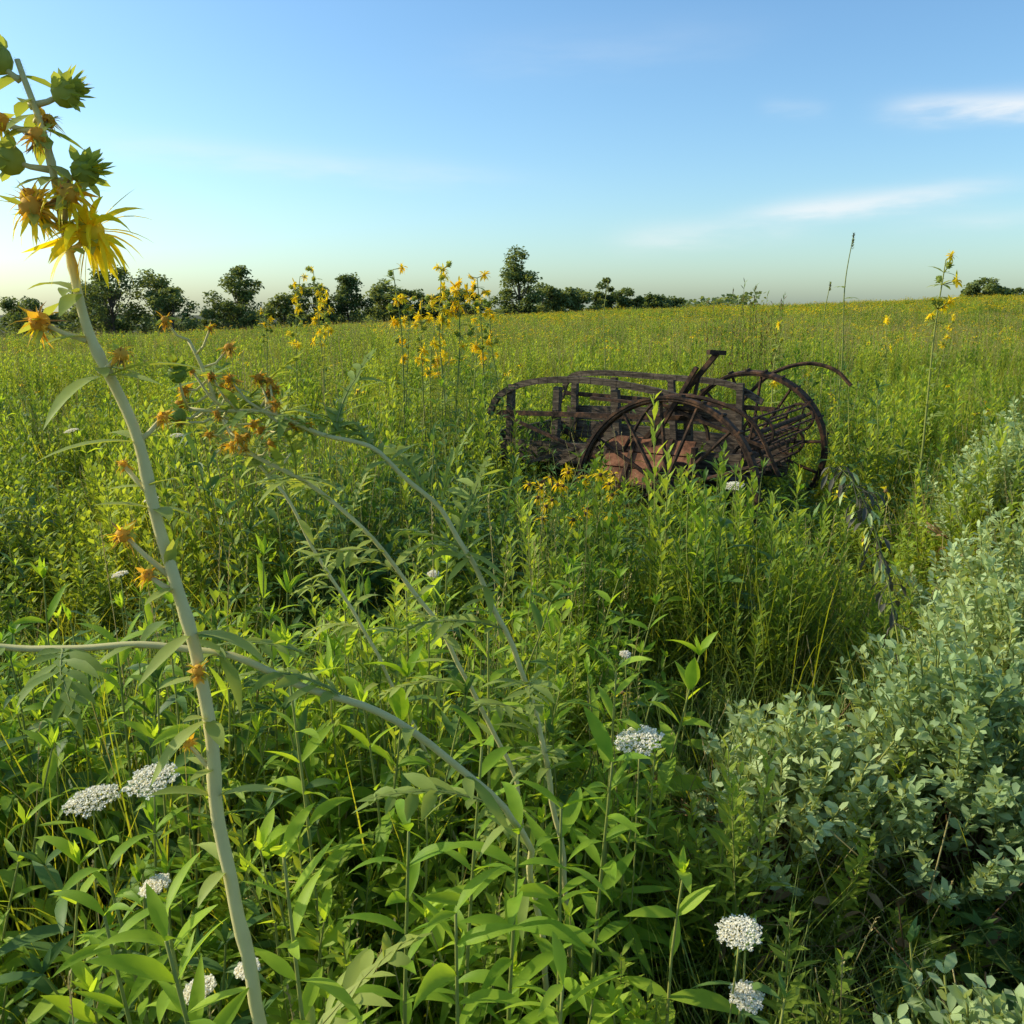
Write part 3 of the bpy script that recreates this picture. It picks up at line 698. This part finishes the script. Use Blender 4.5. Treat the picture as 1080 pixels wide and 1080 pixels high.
T=[(-62,135,9.0,11,1),(-57,130,11.0,11,1.1),(-52,133,9.8,10,1.1),(-67,142,8,9,1),(-48,128,7.5,8,.9),(-39,130,9.8,8.5,1.2),(-34,135,6,8,.9),(-30,138,7.5,8,1),(-25,138,8.4,8,1.1),(-20,142,7.4,9,1.1),(-16,142,6.2,8,.9),(-7,140,5.4,8,.8),(-11,144,5.4,8,.8),(1.0,130,10.2,6.6,1.2),(4.6,134,5.6,7,.8),(9.0,136,4.6,9,.9),(14,138,6.2,3.6,.7),(17.5,140,4.8,6,.8),(22,143,3.8,7,.8),(26,146,3.2,8,.7),(70,135,4.2,8,.9),(77,140,3.0,8,.9),(-74,140,7.5,9,.9),(-79,145,7.5,9,.9),(-44,138,5.5,8,.8)]
for i,(x,y,H,Wd,dn) in enumerate(T): tree(x,y,H+max(0,-x)*.012,Wd,100+i,dn)
R.seed(55); mb=MB([M_tree])
for k in range(16000):
    x=R.uniform(-220,60); y=R.uniform(215,235); top=5.5+3*noise.noise(V((x*.06,0,0)))+2.5*noise.noise(V((x*.25,4,0)))
    if x>-30: top*=.7
    z=ground_h(x,y)+R.uniform(-.5,max(.6,top+1))
    s=R.uniform(.6,1.2); mb.leaf((x,y,z),rdir(R.uniform(-.8,.8)),s*1.4,s,M_tree,.3,1,.2,R.uniform(-1,1))
mb.obj('distant_treeline')

# ------------------------------------------------------------ sky
SE=math.radians(30); SA=math.radians(-77)
w=bpy.data.worlds.new('World'); sc.world=w; w.use_nodes=True; t=w.node_tree; N=t.nodes; L=t.links; N.clear()
out=N.new('ShaderNodeOutputWorld'); bg=N.new('ShaderNodeBackground'); sky=N.new('ShaderNodeTexSky'); sky.sky_type='NISHITA'; sky.sun_disc=False
sky.sun_elevation=SE; sky.sun_rotation=SA; sky.air_density=1.05; sky.dust_density=1.1; sky.ozone_density=1.5
bg.inputs['Strength'].default_value=.15
def mth(op,a,b=None,c=None,clamp=False):
    q=N.new('ShaderNodeMath'); q.operation=op; q.use_clamp=clamp
    for i,x in enumerate((a,b,c)):
        if x is None: continue
        if isinstance(x,(int,float)): q.inputs[i].default_value=x
        else: L.new(x,q.inputs[i])
    return q.outputs[0]
tc=N.new('ShaderNodeTexCoord'); sx=N.new('ShaderNodeSeparateXYZ'); L.new(tc.outputs['Generated'],sx.inputs[0])
az=mth('ARCTAN2',sx.outputs[0],sx.outputs[1]); el=mth('ARCSINE',sx.outputs[2])
cb=N.new('ShaderNodeCombineXYZ'); L.new(mth('MULTIPLY',az,9),cb.inputs[0]); L.new(mth('MULTIPLY',el,42),cb.inputs[1])
nz=N.new('ShaderNodeTexNoise'); nz.inputs['Scale'].default_value=1.1; nz.inputs['Detail'].default_value=7; nz.inputs['Roughness'].default_value=.55; L.new(cb.outputs[0],nz.inputs['Vector'])
nf=mth('MULTIPLY_ADD',nz.outputs['Fac'],3.2,-1.0,True)
wob=mth('MULTIPLY_ADD',nz.outputs['Fac'],.02,-.01)
def streak(az0,el0,wa,we,k,amp):
    a=mth('SUBTRACT',az,math.radians(az0)); e=mth('SUBTRACT',mth('ADD',el,wob),math.radians(el0)); e=mth('MULTIPLY_ADD',a,-k,e)
    q=mth('ADD',mth('POWER',mth('ABSOLUTE',mth('DIVIDE',a,math.radians(wa))),4),mth('POWER',mth('DIVIDE',e,math.radians(we)),2))
    return mth('MULTIPLY',mth('EXPONENT',mth('MULTIPLY',q,-1)),amp)
s=streak(26.5,10.4,4.6,.6,-.05,.95)
for a in [(21,5.9,6.4,.6,.07,.68),(12,4.4,5.5,.8,.05,.38),(-14,8.4,13,.8,-.06,.26),(28,4.7,5,.5,.02,.22),(16.5,11,1.8,.5,-.1,.16),(5,14.5,9,1.2,.05,.09)]:
    s=mth('ADD',s,streak(*a))
s=mth('MULTIPLY',s,mth('MULTIPLY_ADD',nf,.75,.3),None,True)
hs=N.new('ShaderNodeHueSaturation'); hs.inputs['Saturation'].default_value=1.08; L.new(sky.outputs[0],hs.inputs['Color'])
tn=N.new('ShaderNodeMixRGB'); tn.blend_type='MULTIPLY'; tn.inputs[0].default_value=1; L.new(hs.outputs[0],tn.inputs[1]); tn.inputs[2].default_value=(.94,1.20,1.34,1)
mx=N.new('ShaderNodeMixRGB'); L.new(s,mx.inputs[0]); L.new(tn.outputs[0],mx.inputs[1]); mx.inputs[2].default_value=(6.3,6.5,6.6,1)
L.new(mx.outputs[0],bg.inputs[0]); L.new(bg.outputs[0],out.inputs[0])
sd=V((math.sin(SA)*math.cos(SE),math.cos(SA)*math.cos(SE),math.sin(SE)))
ld=bpy.data.lights.new('sun','SUN'); ld.energy=5; ld.angle=math.radians(.53); ld.color=(1,.92,.70)
lo=bpy.data.objects.new('sun',ld); sc.collection.objects.link(lo); lo.rotation_euler=(-sd).to_track_quat('-Z','Y').to_euler()
# ------------------------------------------------------------ camera
cd=bpy.data.cameras.new('camera'); cam=bpy.data.objects.new('camera',cd); sc.collection.objects.link(cam)
cd.sensor_width=36; cd.lens=18/math.tan(math.radians(30)); cd.clip_end=5000; cd.clip_start=.02
cam.location=(0,0,1.65); cam.rotation_euler=(math.radians(77),0,0); sc.camera=cam
sc.view_settings.view_transform='Standard'; sc.view_settings.look='None'; sc.view_settings.exposure=0
